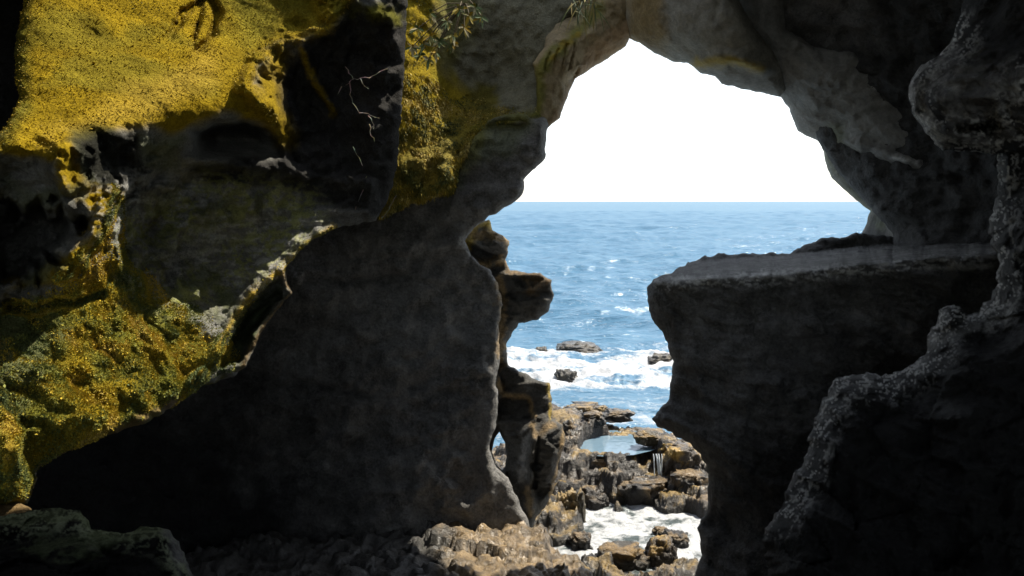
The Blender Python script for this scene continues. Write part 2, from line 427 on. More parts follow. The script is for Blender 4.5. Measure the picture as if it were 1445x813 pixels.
# ---- dark central wall, its head bulging into the arch
G_out = [(-900, 1000), (-900, -500), (200, -400), (350, 40), (500, 60), (535, 200), (560, 275), (640, 245), (654, 205), (688, 168), (730, 160), (770, 165), (775, 178), (771, 201), (769, 223), (756, 238), (739, 253),
         (740, 264), (735, 279), (712, 293), (690, 306), (668, 322), (656, 340), (664, 362), (690, 383), (704, 400), (707, 430), (703, 470), (706, 500), (699, 540), (703, 565), (699, 600), (692, 622), (692, 640), (700, 658), (712, 668), (724, 690), (735, 715), (746, 735), (748, 760), (760, 1000)]
G_ctrl = [(-400, 200, 10.2), (-880, -400, 9.8), (-880, 900, 9.6), (200, -380, 10.8), (-400, 900, 10.), (100, 300, 10.2), (100, 700, 10.1), (300, 500, 10.2), (300, 750, 10.0), (500, 200, 10.3), (500, 400, 10.4), (500, 600, 10.3),
          (500, 760, 9.9), (640, 200, 10.5), (740, 200, 10.5), (700, 250, 10.4), (640, 300, 10.4), (640, 420, 10.6), (690, 430, 10.7), (690, 560, 10.6), (720, 640, 10.5), (640, 680, 10.4), (740, 740, 10.35), (700, 950, 10.2)]
G_lay = [('poly', (.008, .008, .008), [(-900, -500), (120, -500), (120, 330), (-900, 330)], 30, 20, 1., .95), ('web', GRY, [(300, 450), (600, 430), (640, 640)], 220, .3, np.array([.7, .7, 2.6]), .3), ('poly', GGR, [(640, 180), (680, 165), (775, 165), (740, 200), (690, 215), (650, 260)], 14, 16, 2., .75),  # near-black poly: unlit recess painted dark at the far left
         ('line', OLI, [(650, 235), (680, 180), (740, 165)], 22, 10, 3., .7),
         ('poly', BLK, [(-200, 520), (250, 500), (480, 640), (460, 900), (-200, 900)], 130, 70, 1., .9),  # wall fades to black here: shade painted away from the gap
         ('line', GRY, [(500, 480), (620, 470), (690, 440)], 60, 60, 1.5, .5),
         ('line', GRY, [(400, 660), (560, 640), (640, 740)], 60, 60, 1.5, .4),
         ('line', TAN, [(704, 400), (708, 430), (704, 500)], 7, 7, 6., .8), ('line', GRY, [(600, 560), (690, 720)], 60, 60, 2., .2)]  # tan line paints a gilded sun highlight on the edge
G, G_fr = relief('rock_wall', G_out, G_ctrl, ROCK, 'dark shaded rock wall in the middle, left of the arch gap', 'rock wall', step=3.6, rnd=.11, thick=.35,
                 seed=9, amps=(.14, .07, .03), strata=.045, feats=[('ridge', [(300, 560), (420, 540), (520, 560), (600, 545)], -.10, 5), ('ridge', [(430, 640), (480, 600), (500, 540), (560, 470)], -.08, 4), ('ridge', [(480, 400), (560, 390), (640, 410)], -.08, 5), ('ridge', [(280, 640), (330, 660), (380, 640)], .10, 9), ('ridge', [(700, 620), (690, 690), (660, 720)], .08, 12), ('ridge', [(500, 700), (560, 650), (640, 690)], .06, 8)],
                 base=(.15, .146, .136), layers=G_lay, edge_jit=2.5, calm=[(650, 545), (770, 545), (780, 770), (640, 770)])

# ---- crumbling pillar with gilded ledges just beyond it
I_out = [(640, 330), (660, 318), (680, 312), (690, 310), (693, 323), (710, 333), (718, 340), (717, 356), (713, 366), (721, 380), (746, 385), (762, 385), (777, 395), (781, 416), (774, 439), (757, 453),
         (732, 456), (724, 469), (716, 485), (715, 502), (717, 515), (742, 527), (752, 535), (776, 540), (779, 562), (777, 590), (795, 602), (798, 620), (789, 651), (784, 680), (777, 701), (768, 718), (757, 732), (745, 760), (720, 900), (600, 900)]
I_ctrl = [(690, 320, 11.67), (680, 350, 11.62), (700, 350, 11.57), (690, 372, 11.82), (716, 372, 11.87), (740, 400, 11.67), (770, 410, 11.72), (750, 445, 11.92), (700, 480, 11.87), (640, 480, 12.07), (712, 505, 11.87),
          (730, 545, 11.62), (765, 560, 11.67), (740, 590, 11.77), (760, 620, 11.25), (785, 620, 11.30), (765, 700, 11.35), (745, 720, 11.25), (640, 700, 11.80), (620, 880, 11.50), (640, 340, 11.97)]
I_lay = [('line', GOLD, [(660, 345), (668, 325), (690, 312), (692, 325)], 9, 6, 8., .9), ('line', TAN, [(665, 330), (700, 330), (717, 345)], 12, 8, 8., .8),  # gold and tan lines: sunlit ledges and edges painted in
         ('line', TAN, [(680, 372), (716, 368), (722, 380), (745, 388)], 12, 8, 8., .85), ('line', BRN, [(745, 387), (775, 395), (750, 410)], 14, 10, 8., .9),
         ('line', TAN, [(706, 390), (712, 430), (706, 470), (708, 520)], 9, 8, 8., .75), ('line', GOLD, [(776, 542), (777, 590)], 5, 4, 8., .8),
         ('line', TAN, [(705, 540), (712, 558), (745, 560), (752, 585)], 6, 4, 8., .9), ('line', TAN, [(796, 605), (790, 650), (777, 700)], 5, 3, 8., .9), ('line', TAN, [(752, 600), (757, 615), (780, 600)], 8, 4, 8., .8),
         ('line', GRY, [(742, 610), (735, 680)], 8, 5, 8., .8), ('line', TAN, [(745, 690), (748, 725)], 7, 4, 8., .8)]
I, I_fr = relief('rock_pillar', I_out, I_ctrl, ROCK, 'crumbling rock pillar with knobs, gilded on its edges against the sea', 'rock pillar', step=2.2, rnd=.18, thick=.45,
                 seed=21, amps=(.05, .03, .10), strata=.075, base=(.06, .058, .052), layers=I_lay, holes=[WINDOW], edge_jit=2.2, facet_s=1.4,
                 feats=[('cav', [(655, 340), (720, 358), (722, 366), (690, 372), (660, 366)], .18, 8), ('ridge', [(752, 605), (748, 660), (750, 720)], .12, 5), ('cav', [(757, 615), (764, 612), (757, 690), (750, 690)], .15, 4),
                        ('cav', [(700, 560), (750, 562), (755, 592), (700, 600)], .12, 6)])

# ---- mossy shoulder over the arch
B_out = [(500, -130), (562, -20), (552, 60), (540, 110), (545, 150), (540, 195), (520, 240), (511, 268), (522, 290), (534, 314), (556, 301), (585, 287), (615, 279), (640, 272), (648, 243), (660, 215), (674, 190),
         (692, 174), (722, 177), (766, 174), (774, 140), (768, 100), (800, 30), (862, 12), (900, -30), (905, -130)]
B_ctrl = [(560, -110, 11.0), (600, -90, 11.3), (700, -100, 11.7), (850, -100, 11.4), (555, 0, 10.6), (558, 60, 10.4), (600, 40, 10.8), (590, 120, 10.4), (560, 170, 9.95), (640, 40, 11.2), (700, 40, 11.4), (640, 110, 11.15), (700, 130, 11.4), (740, 100, 11.3),
          (620, 165, 10.55), (660, 165, 10.9), (590, 210, 10.05), (540, 260, 9.8), (620, 240, 9.95), (640, 260, 9.95), (690, 172, 10.35), (750, 165, 10.45), (780, 60, 10.9), (840, 0, 11.1), (530, 305, 9.85)]
B_lay = [('poly', (.13, .11, .02), [(590, 120), (700, 120), (710, 172), (650, 205), (590, 190)], 10, 8, 4., .95), ('poly', (.30, .22, .018), [(560, -60), (640, -60), (615, 40), (625, 90), (660, 150), (600, 190), (560, 230), (530, 220), (545, 120)], 16, 12, 3.),
         ('poly', OLI, [(600, -40), (700, -40), (640, 90), (620, 130)], 20, 18, 3., .6),
         ('poly', (.25, .20, .035), [(510, 270), (540, 190), (600, 180), (650, 175), (700, 168), (660, 215), (645, 270), (540, 310)], 10, 12, 5., .85),
         ('line', OLI, [(560, 240), (590, 270)], 24, 12, 5., .7), ('line', (.34, .25, .04), [(640, 270), (650, 235), (610, 260)], 14, 10, 6., .8),
         ('line', OLI, [(670, 178), (720, 168), (765, 160)], 9, 5, 4., .9), ('line', BRN, [(540, 110), (545, 180)], 10, 8, 5., .6)]
B, B_fr = relief('rock_shoulder', B_out, B_ctrl, MOSSY, 'overhanging rock shoulder left of the arch top, moss on its lip', 'rock overhang', step=3.0, rnd=.3, thick=.7, seed=14, amps=(.1, .05, .02),
                 ridge=.02, base=(.20, .19, .13), layers=B_lay, feats=[('cav', [(570, 285), (600, 225), (625, 215), (615, 270)], .15, 12), ('cav', [(640, 215), (655, 195), (650, 240)], .12, 8)], edge_jit=2.5)
LIP = [(508, 270), (530, 205), (540, 150), (545, 110), (610, 110), (640, 140), (690, 150), (760, 150), (765, 165), (695, 178), (662, 218), (648, 268), (540, 310)]
def w_lip(c2, c3): return sstep(-4, 12, sdist(c2, LIP) + 8 * fbm(c3 * 5, 3)) * np.clip(.7 + 1.8 * fbm(c3 * 6, 3), 0, 3) + .6 * sstep(-6, 6, sdist(c2, [(590, 140), (680, 140), (690, 172), (600, 190)])) + .12 * sstep(-6, 8, sdist(c2, [(560, -40), (620, -40), (600, 60), (610, 150), (560, 160), (548, 100)]))
mo = scatter('moss', B, B_fr, w_lip, 42000, .02, [((.06, .07, .02), 1.3), ((.13, .13, .03), 2.0), ((.24, .19, .03), 2.2), ((.36, .26, .03), 1.8), ((.42, .33, .1), .7)], droop=.9, out=.5, seed=8, wid=.22)
tag(mo, 'hanging yellow green moss along the lip', kind='stuff')

# ---- brown fluted buttress at the arch apex
K_out = [(752, 90), (768, 66), (775, 20), (770, -60), (770, -112), (960, -112), (940, 0), (915, 62), (902, 61), (888, 54), (883, 66), (857, 83), (812, 111), (805, 126), (795, 152), (790, 167), (775, 179), (765, 182), (757, 165), (757, 120)]
K_ctrl = [(785, 20, 11.4), (780, -100, 12.), (790, -400, 12.), (815, 20, 11.2), (755, 100, 10.6), (775, 85, 10.5), (800, 70, 10.55), (790, 120, 10.6), (770, 160, 10.6), (805, 115, 11.0), (850, 40, 10.8), (850, 80, 11.2), (885, 40, 11.1), (870, 0, 10.9), (900, -400, 10.6), (930, 0, 11.)]
K_lay = [('poly', (.36, .25, .14), [(805, 130), (830, 65), (885, 30), (890, 60), (815, 112), (780, 180)], 6, 5, 6., .85), ('line', OLI, [(757, 160), (760, 100), (800, 60), (845, 10)], 16, 8, 5., .9),
         ('line', YEL, [(775, 85), (815, 48)], 8, 8, 8., .6), ('line', (.2, .13, .06), [(775, 172), (793, 150), (812, 112)], 8, 5, 8., .8)]
K, K_fr = relief('rock_buttress', K_out, K_ctrl, SMOOTH, 'brown fluted rock buttress at the left of the arch apex', 'rock buttress', step=2.2, rnd=.12, thick=.35, seed=31, amps=(.06, .04, .03), base=(.27, .21, .115), layers=K_lay,
                 feats=[('cav', [(800, 115), (830, 70), (835, 66), (808, 122)], .12, 5)] + [('cav', [(x, 175 - 0.2 * x + 85), (x + 6, 172 - .2 * x + 85), (x + 16, 68 - .4 * (x - 770)), (x + 10, 70 - .4 * (x - 770))], .1, 3) for x in (764, 776, 788, 800)], edge_jit=1.2)

# ---- right side of the arch: two rounded layers, then the wall behind them
C1_out = [(876, -420), (884, 20), (888, 50), (902, 61), (924, 75), (950, 87), (971, 90), (988, 103), (1008, 107), (1018, 118), (1055, 127), (1101, 137), (1108, 128), (1105, 98), (1092, 75), (1072, 50), (1050, 15), (1040, -10), (1020, -420)]
C1_ctrl = [(890, 30, 10.6), (920, 50, 10.3), (980, 60, 9.9), (1040, 80, 9.8), (1085, 110, 10.1), (1040, 115, 10.2), (950, 80, 10.5), (900, -400, 9.4), (1020, -400, 9.2), (980, 0, 9.7)]
C1, _ = relief('rock_arch', C1_out, C1_ctrl, SMOOTH, 'smooth olive grey rock forming the crown of the arch, right of its apex', 'rock arch', step=3.0, rnd=.35, thick=.55, seed=41, amps=(.08, .03, .015), base=(.27, .26, .215),
               layers=[('poly', (.26, .18, .06), [(880, -50), (935, -20), (940, 78), (900, 62), (885, 50)], 10, 8, 3., .8), ('line', (.36, .26, .04), [(985, 88), (1040, 86), (1075, 98)], 13, 5, 5., .95), ('poly', GRY, [(940, 100), (1100, 100), (1110, 140), (960, 130)], 12, 8, 3., .5)],
               feats=[('ridge', [(975, 86), (1040, 84), (1085, 98)], .12, 9)], edge_jit=1.5)
C2_out = [(1040, -300), (1030, 0), (1040, 100), (1060, 128), (1100, 136), (1113, 152), (1126, 186), (1158, 201), (1163, 223), (1173, 251), (1201, 277), (1228, 298), (1219, 324), (1205, 350), (1200, 420), (1330, 420), (1345, 330), (1340, 262), (1322, 220), (1300, 185), (1275, 145), (1245, 100), (1205, 72), (1150, 66), (1110, 40), (1110, -300)]
C2_ctrl = [(1060, -280, 9.6), (1050, 60, 10.3), (1110, 130, 10.5), (1150, 110, 10.0), (1220, 120, 9.8), (1170, 190, 10.6), (1230, 200, 10.1), (1290, 230, 9.8), (1190, 260, 10.9), (1225, 300, 11.1), (1280, 300, 10.3), (1330, 300, 9.8), (1230, 400, 10.6), (1320, 400, 9.6), (1270, 160, 9.8)]
C2, _ = relief('rock_arch', C2_out, C2_ctrl, SMOOTH, 'dark rounded rock forming the right leg of the arch, beside the sea horizon', 'rock arch', step=3.0, rnd=.4, thick=.6, seed=43, strata=.015, amps=(.1, .04, .02), ridge=.015, base=(.22, .217, .20),
               layers=[('poly', (.04, .04, .037), [(1190, 305), (1250, 300), (1270, 430), (1180, 430)], 10, 8, 4., .9), ('line', GGR, [(1185, 215), (1210, 260), (1230, 290)], 40, 30, 3., .6), ('line', GRY, [(1200, 200), (1260, 215), (1300, 235)], 18, 12, 5., .7), ('line', PAL, [(1262, 222), (1300, 233), (1318, 262), (1330, 260)], 5, 6, 9., .5)],  # dark poly: foot of the leg painted in shade
               feats=[('ridge', [(1195, 200), (1260, 222), (1300, 235), (1318, 265), (1312, 310)], .14, 9), ('cav', [(1160, 200), (1195, 203), (1210, 215), (1180, 215)], .2, 6)], edge_jit=1.5)
C3_out = [(1020, -420), (1000, 0), (1030, 60), (1100, 110), (1180, 240), (1260, 330), (1260, 480), (1900, 480), (1900, -420)]
C3_ctrl = [(1020, -400, 9.0), (1020, 50, 10.6), (1100, 40, 10.3), (1200, 30, 9.6), (1350, 100, 9.0), (1350, 300, 9.2), (1500, 100, 7.5), (1850, -300, 6.5), (1850, 400, 6.5), (1280, 400, 9.6), (1400, -300, 8.0), (1180, 160, 10.4)]
C3, _ = relief('rock_wall', C3_out, C3_ctrl, ROCK, 'dark rock wall rising at the upper right behind the arch leg', 'rock wall', step=4.5, rnd=.4, thick=1.0, seed=47, strata=.07, amps=(.16, .07, .03), ridge=.03, base=(.06, .06, .058),
               layers=[('poly', GRY, [(1060, -40), (1240, -40), (1240, 60), (1180, 70), (1100, 50)], 30, 30, 2., .6)])

# ---- right ledge
D_out = [(912, 405), (925, 392), (965, 375), (990, 362), (1050, 357), (1110, 358), (1135, 346), (1160, 337), (1215, 330), (1300, 335), (1420, 340), (1560, 345), (1560, 1000), (940, 1000), (968, 840), (985, 800), (990, 785), (985, 745), (997, 720), (1000, 670), (988, 640),
         (962, 618), (928, 603), (920, 590), (944, 562), (950, 530), (945, 495), (935, 470), (920, 450), (912, 425)]
D_ctrl = [(918, 400, 8.5), (950, 398, 8.1), (1000, 395, 7.9), (1100, 390, 7.6), (1200, 378, 7.3), (1300, 368, 7.0), (1395, 360, 6.8), (930, 430, 8.45), (1000, 450, 7.95), (1100, 480, 7.65), (1250, 480, 7.3), (1300, 600, 7.2), (955, 540, 8.4), (1000, 560, 8.0), (990, 700, 8.4),
          (960, 950, 8.1), (1100, 800, 7.4), (1400, 800, 6.8), (1500, 400, 6.5), (1020, 640, 7.9), (935, 590, 8.6), (1000, 340, 7.9), (1200, 320, 7.3), (1400, 320, 6.8)]
LIPX = [900, 925, 1000, 1100, 1200, 1300, 1400, 1560]; LIPY = [402, 397, 393, 388, 376, 366, 358, 352]
def ledge_top(P, D):
    yl = np.interp(P[:, 0], LIPX, LIPY) + 2.5 * fbm(np.c_[P[:, 0] / 26., np.zeros(len(P)), np.ones(len(P))], 4)
    dl = np.interp(P[:, 0], [900, 950, 1000, 1100, 1200, 1300, 1400, 1560], [8.6, 8.1, 7.9, 7.6, 7.3, 7.0, 6.8, 6.3])
    h = (yl - HY) / F * dl                                   # the top is level, this far below the eye
    top = np.minimum(h * F / np.maximum(P[:, 1] - HY, 5), 10.3) 
    t = sstep(-1.5, 1.5, yl - P[:, 1])
    return D * (1 - t) + np.maximum(top, dl) * t
D_lay = [('web', GRY, [(950, 480), (1050, 600), (1100, 480)], 170, .3, np.array([2.6, 2.6, .8]), .55), ('web', PAL, [(930, 397), (1000, 392), (1100, 388), (1180, 378), (1300, 366), (1400, 358)], 22, .2, np.array([2., 2., 14.]), .8), ('web', GRY, [(960, 384), (1110, 372), (1220, 355), (1420, 345)], 30, .2, np.array([1.2, 5., 5.]), .6), ('poly', (.032, .031, .029), [(890, 405), (950, 360), (1110, 335), (1220, 310), (1440, 310), (1440, 352), (1200, 370), (1000, 390)], 6, 6, 5., .8), ('line', PAL, [(925, 398), (1000, 392), (1100, 388), (1180, 376)], 6, 5, 8., .35), ('line', GRY, [(990, 375), (1100, 372), (1250, 362), (1400, 352)], 20, 14, 6., .8), ('line', PAL, [(1310, 378), (1400, 376)], 6, 4, 8., .4),  # PAL: crest highlights painted on the lip; dark poly shades the top
         ('poly', (.04, .036, .03), [(960, 372), (1110, 358), (1160, 345), (1110, 372), (970, 384)], 6, 5, 5., .6), ('poly', GRY, [(950, 480), (1100, 420), (1150, 520), (1080, 620), (1000, 600)], 40, 40, 2., .45),  # first poly: back of the ledge painted darker where sun catches it
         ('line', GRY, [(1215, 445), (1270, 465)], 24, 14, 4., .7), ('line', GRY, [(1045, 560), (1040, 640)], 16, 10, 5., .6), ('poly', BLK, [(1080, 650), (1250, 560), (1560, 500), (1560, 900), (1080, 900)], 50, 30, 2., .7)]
D, D_fr = relief('rock_ledge', D_out, D_ctrl, ROCK, 'broad dark rock ledge with a flat weathered top, right of the gap', 'rock ledge', step=2.7, rnd=.17, thick=1.0, seed=51, strata=.07, amps=(.1, .05, .05), ridge=.03,  base=(.115, .113, .106), layers=D_lay, edge_jit=3., dfun=ledge_top)

# ---- near rocks at the right
E_out = [(1445, 190), (1415, 205), (1405, 220), (1411, 250), (1400, 300), (1395, 330), (1408, 370), (1410, 400), (1395, 425), (1370, 445), (1345, 431), (1325, 433), (1318, 455), (1308, 475), (1305, 495), (1290, 515), (1250, 530), (1200, 527), (1180, 535), (1165, 555), (1150, 590), (1140, 620), (1137, 650),
         (1115, 680), (1100, 715), (1080, 745), (1078, 780), (1085, 813), (1085, 1050), (1800, 1050), (1800, 150)]
E_ctrl = [(1410, 220, 4.9), (1405, 320, 4.8), (1405, 400, 4.7), (1345, 440, 4.75), (1310, 480, 4.7), (1250, 540, 4.6), (1180, 545, 4.6), (1150, 600, 4.5), (1140, 650, 4.45), (1100, 720, 4.35), (1090, 800, 4.2), (1200, 620, 4.3), (1200, 750, 4.1), (1350, 600, 4.15), (1350, 520, 4.4), (1445, 500, 4.2), (1445, 750, 3.7), (1445, 350, 4.5), (1750, 900, 3.2), (1750, 250, 3.8), (1100, 1000, 3.9)]
E_lay = [('web', PAL, [(1411, 230), (1400, 300), (1396, 330), (1408, 370), (1410, 400), (1395, 425), (1350, 445), (1318, 455), (1300, 505), (1250, 530), (1190, 530), (1150, 590), (1137, 650), (1100, 720)], 55, .10, np.array([5., 5., 3.]), .7), ('line', PAL, [(1411, 230), (1400, 300), (1396, 330), (1408, 370), (1410, 400), (1395, 425), (1370, 445)], 9, 8, 8., .22), ('line', PAL, [(1325, 436), (1310, 480), (1300, 510), (1250, 530), (1200, 532), (1170, 560), (1145, 610), (1138, 650)], 14, 14, 7., .22),  # pale web and lines: bright rim light painted along the outline
         ('line', PAL, [(1300, 495), (1350, 470), (1420, 445)], 14, 12, 8., .2), ('line', GRY, [(1137, 650), (1115, 685), (1085, 745)], 7, 6, 8., .7)]
E, _ = relief('boulder', E_out, E_ctrl, ROCK, 'near black boulder filling the lower right corner, pale rim light painted along its edge', 'boulder', step=2.3, rnd=.32, thick=1.2, seed=61, strata=.06, amps=(.08, .06, .07), ridge=.07, base=(.013, .013, .0125), layers=E_lay, edge_jit=5., facet_s=2.2)
F_out = [(1352, 28), (1342, 60), (1325, 78), (1300, 92), (1284, 115), (1281, 135), (1290, 165), (1308, 190), (1330, 212), (1400, 217), (1450, 216), (1800, 260), (1800, -300), (1420, -300), (1380, -60)]
F_ctrl = [(1350, 35, 5.2), (1300, 100, 5.0), (1290, 140, 5.0), (1330, 205, 5.0), (1400, 210, 4.9), (1340, 130, 4.75), (1400, 120, 4.6), (1445, 180, 4.5), (1445, 50, 4.6), (1750, -200, 3.8), (1750, 200, 3.9), (1400, -250, 4.8)]
Fo, _ = relief('hanging_rock', F_out, F_ctrl, ROCK, 'jutting rock nose hanging from the upper right, rim light painted on it as a pale web', 'rock', step=2.3, rnd=.22, thick=1., seed=67, strata=.045, amps=(.08, .06, .06), ridge=.06, base=(.03, .03, .029), edge_jit=2.,
               layers=[('web', PAL, [(1345, 50), (1305, 90), (1284, 120), (1292, 165), (1330, 210), (1420, 190), (1445, 120)], 55, .15, 5., .9), ('line', PAL, [(1340, 60), (1300, 95), (1284, 120), (1292, 165), (1330, 210)], 12, 12, 8., .55), ('line', PAL, [(1330, 65), (1320, 110), (1350, 130)], 8, 8, 8., .4), ('line', PAL, [(1284, 120), (1300, 150), (1330, 195)], 8, 8, 9., .4), ('poly', GRY, [(1285, 120), (1330, 70), (1445, 100), (1445, 160), (1330, 160)], 18, 25, 5., .6),  # pale web and lines paint the rim light on the nose
                       ('line', GRY, [(1330, 185), (1400, 205), (1445, 170)], 12, 12, 7., .7)],
               feats=[('cav', [(1345, 178), (1400, 172), (1420, 180), (1400, 190), (1350, 190)], .2, 8)])

# ---- near boulder at the lower left and a sunlit stone behind it
H_out = [(-260, 745), (0, 728), (40, 722), (65, 717), (110, 720), (122, 733), (130, 746), (175, 752), (200, 743), (235, 746), (252, 765), (262, 790), (275, 813), (300, 1000), (-260, 1000)]
H_ctrl = [(-200, 760, 3.4), (0, 735, 3.6), (100, 725, 3.6), (60, 770, 3.35), (130, 760, 3.4), (240, 755, 3.45), (270, 820, 3.35), (150, 810, 3.15), (0, 810, 3.1), (-200, 980, 2.7), (200, 980, 2.8), (290, 980, 3.0)]
H, H_fr = relief('boulder', H_out, H_ctrl, MOSSY, 'craggy black boulder in the lower left corner with pale green lichen on top', 'boulder', step=2.4, rnd=.16, thick=.7, seed=71, amps=(.08, .07, .05), ridge=.06, base=(.016, .016, .015), edge_jit=3., facet_s=2.5,
                 layers=[('web', (.30, .34, .22), [(0, 735), (110, 728), (135, 750), (240, 752), (262, 800)], 40, .2, 7., .8), ('line', (.16, .19, .10), [(-50, 745), (50, 728), (115, 726), (135, 750), (200, 748), (240, 752)], 14, 16, 9., .5), ('line', (.14, .17, .09), [(50, 765), (100, 775), (140, 760)], 22, 26, 9., .5), ('line', GRY, [(240, 750), (258, 790), (275, 815)], 14, 12, 9., .8)])
S1, _ = relief('stone', [(-120, 715), (0, 708), (25, 709), (45, 718), (50, 730), (40, 760), (-120, 780)], [(-100, 720, 4.1), (0, 712, 4.2), (40, 720, 4.2), (0, 750, 4.0), (-100, 770, 3.9)], MOSSY, 'small tan layered stone behind the black lower left boulder', 'stone', step=2.5, rnd=.1, thick=.3, seed=73, amps=(.03, .02, .02), base=TAN)

# ================================================================== THE SHORE
def xy_relief(name, poly, step, hole, z0, namp, up, mat, col, label=None, cat=None, kind='structure', seed=1):
    """a horizontal slab of rough rock, its underside at z0"""
    loops = [densify(poly, step, 0, 1)] + ([densify(hole, step * .5, .0, 2)] if hole else [])
    if hole: loops[1] = loops[1] + .25 * np.c_[fbm(np.c_[loops[1] * 1.3, np.zeros(len(loops[1]))], 3), fbm(np.c_[loops[1] * 1.3, np.ones(len(loops[1])) * 9], 3)]
    x0, y0 = loops[0].min(0); x1, y1 = loops[0].max(0)
    gx, gy = np.meshgrid(np.arange(x0 + step, x1, step), np.arange(y0 + step, y1, step)); G = np.c_[gx.ravel(), gy.ravel()]
    if hole: G = G[np.abs(sdist(G, loops[1])) > step * .4]
    pts = np.vstack(loops + [G]); edges = []; k = 0
    for l in loops: n = len(l); edges += [(k + i, k + (i + 1) % n) for i in range(n)]; k += n
    res = delaunay_2d_cdt([Vector(p) for p in pts.tolist()], edges, [], 0, 1e-5)
    P = np.array([tuple(v) for v in res[0]]); T = np.array([f for f in res[2] if len(f) == 3])
    c = P[T].mean(1); ok = sdist(c, loops[0]) > 0
    if hole: ok &= sdist(c, loops[1]) < 0
    T = T[ok]
    ar = np.cross(P[T[:, 1]] - P[T[:, 0]], P[T[:, 2]] - P[T[:, 0]]); T[ar < 0] = T[ar < 0][:, ::-1]
    z = z0 + namp * fbm(np.c_[P * .8, np.full(len(P), seed)], 4)
    V = np.vstack([np.c_[P, z], np.c_[P, z + up]]); n = len(P)
    Fs = [T[:, ::-1], T + n]
    E = {}
    for t in T:
        for a, b in ((t[0], t[1]), (t[1], t[2]), (t[2], t[0])): E[(a, b)] = 1
    side = []
    for (a, b) in E:
        if (b, a) not in E: side += [(a, b, b + n), (a, b + n, a + n)]
    o = mesh_obj(name, V, np.vstack(Fs + [np.array(side)]), mat, np.tile(np.array(col), (2 * n, 1)), smooth=True)
    return tag(o, label, cat, None, kind)

# unseen roof, its opening shaped to let sun onto the mossy rock, and the dark cave round the camera
HOLE = [(-3.6, 5.0), (-2.2, 4.3), (-0.9, 4.8), (0.0, 5.5), (0.7, 7.0), (1.6, 9.2), (2.1, 11.2), (0.8, 13.4), (-3.0, 13.5), (-3.4, 8.0)]
xy_relief('cave_ceiling', [(-11, -9), (11, -9), (11, 11.2), (4, 11.4), (1.3, 14.2), (-4, 14.2), (-11, 13)], .45, HOLE, 8.6, .35, .9, ROCK, DRK)
def wall_slab(name, a, b, z0, z1, th, seed):
    a = np.array(a, float); b = np.array(b, float); L = np.hypot(*(b - a)); nx = max(2, int(L / .4)); nz = max(2, int((z1 - z0) / .4))
    u, w = np.meshgrid(np.linspace(0, 1, nx), np.linspace(z0, z1, nz)); d = (b - a) / L; nrm = np.array([-d[1], d[0]])
    B_ = np.c_[a[0] + u.ravel() * (b - a)[0], a[1] + u.ravel() * (b - a)[1], w.ravel()]
    off = .5 * fbm(B_ * .6 + seed, 4)
    V1 = B_ + np.c_[nrm[0] * off, nrm[1] * off, off * 0]; V2 = B_ - np.c_[np.full(len(B_), nrm[0] * th), np.full(len(B_), nrm[1] * th), np.zeros(len(B_))]
    i = (np.arange(nz - 1)[:, None] * nx + np.arange(nx - 1)[None]).ravel(); q = np.c_[i, i + 1, i + nx + 1, i + nx]
    n = len(B_); rim = list(range(nx)) + [nx * (k + 1) - 1 for k in range(1, nz)] + list(range(nx * nz - 2, nx * (nz - 1) - 1, -1)) + [nx * k for k in range(nz - 2, 0, -1)]
    s = np.array([(rim[k], rim[(k + 1) % len(rim)], rim[(k + 1) % len(rim)] + n, rim[k] + n) for k in range(len(rim))])
    o = mesh_obj(name, np.vstack([V1, V2]), np.vstack([q, q[:, ::-1] + n, s]), ROCK, np.tile(np.array(DRK), (2 * n, 1)))
    return tag(o, kind='structure')
REAR_TOP = 4.0  # unseen rear wall kept low so fill light enters over it
wall_slab('cave_wall', (-7.5, 11.5), (-7.5, -8), -1, 9.4, .8, 1)
wall_slab('cave_wall', (8.5, -8), (8.5, 10.), -1, 9.4, .8, 2)
wall_slab('cave_wall', (-8, -7.5), (9, -7.5), -1, REAR_TOP, .8, 3)

# shore: one rough sheet with stepped shelves
TER = [  # outline in photo pixels, height, roughness
    ([(150, 1100), (150, 800), (350, 745), (520, 735), (690, 728), (745, 726), (775, 722), (796, 745), (808, 770), (812, 800), (815, 850), (800, 1100)], .85, .10),
    ([(600, 650), (720, 640), (790, 645), (806, 690), (814, 712), (800, 736), (760, 745), (640, 745)], .30, .12),
    ([(640, 700), (785, 700), (800, 690), (835, 682), (870, 688), (900, 682), (940, 683), (952, 692), (1000, 700), (1060, 690), (1060, 630), (900, 620), (700, 620)], .36, .05),
    ([(770, 660), (800, 649), (850, 648), (900, 645), (925, 637), (938, 628), (955, 622), (960, 600), (770, 590)], .68, .03),
    ([(900, 660), (930, 650), (960, 652), (1000, 662), (1060, 660), (1060, 615), (930, 615)], .52, .12),
    ([(740, 616), (800, 612), (826, 611), (845, 607), (880, 606), (905, 610), (930, 618), (950, 622), (962, 616), (920, 603), (870, 592), (820, 578), (780, 570), (740, 575)], .95, .06),
    ([(812, 790), (840, 775), (900, 778), (935, 785), (975, 770), (1000, 790), (1000, 1000), (812, 1000)], .10, .16),
]
ROCKCOL = []
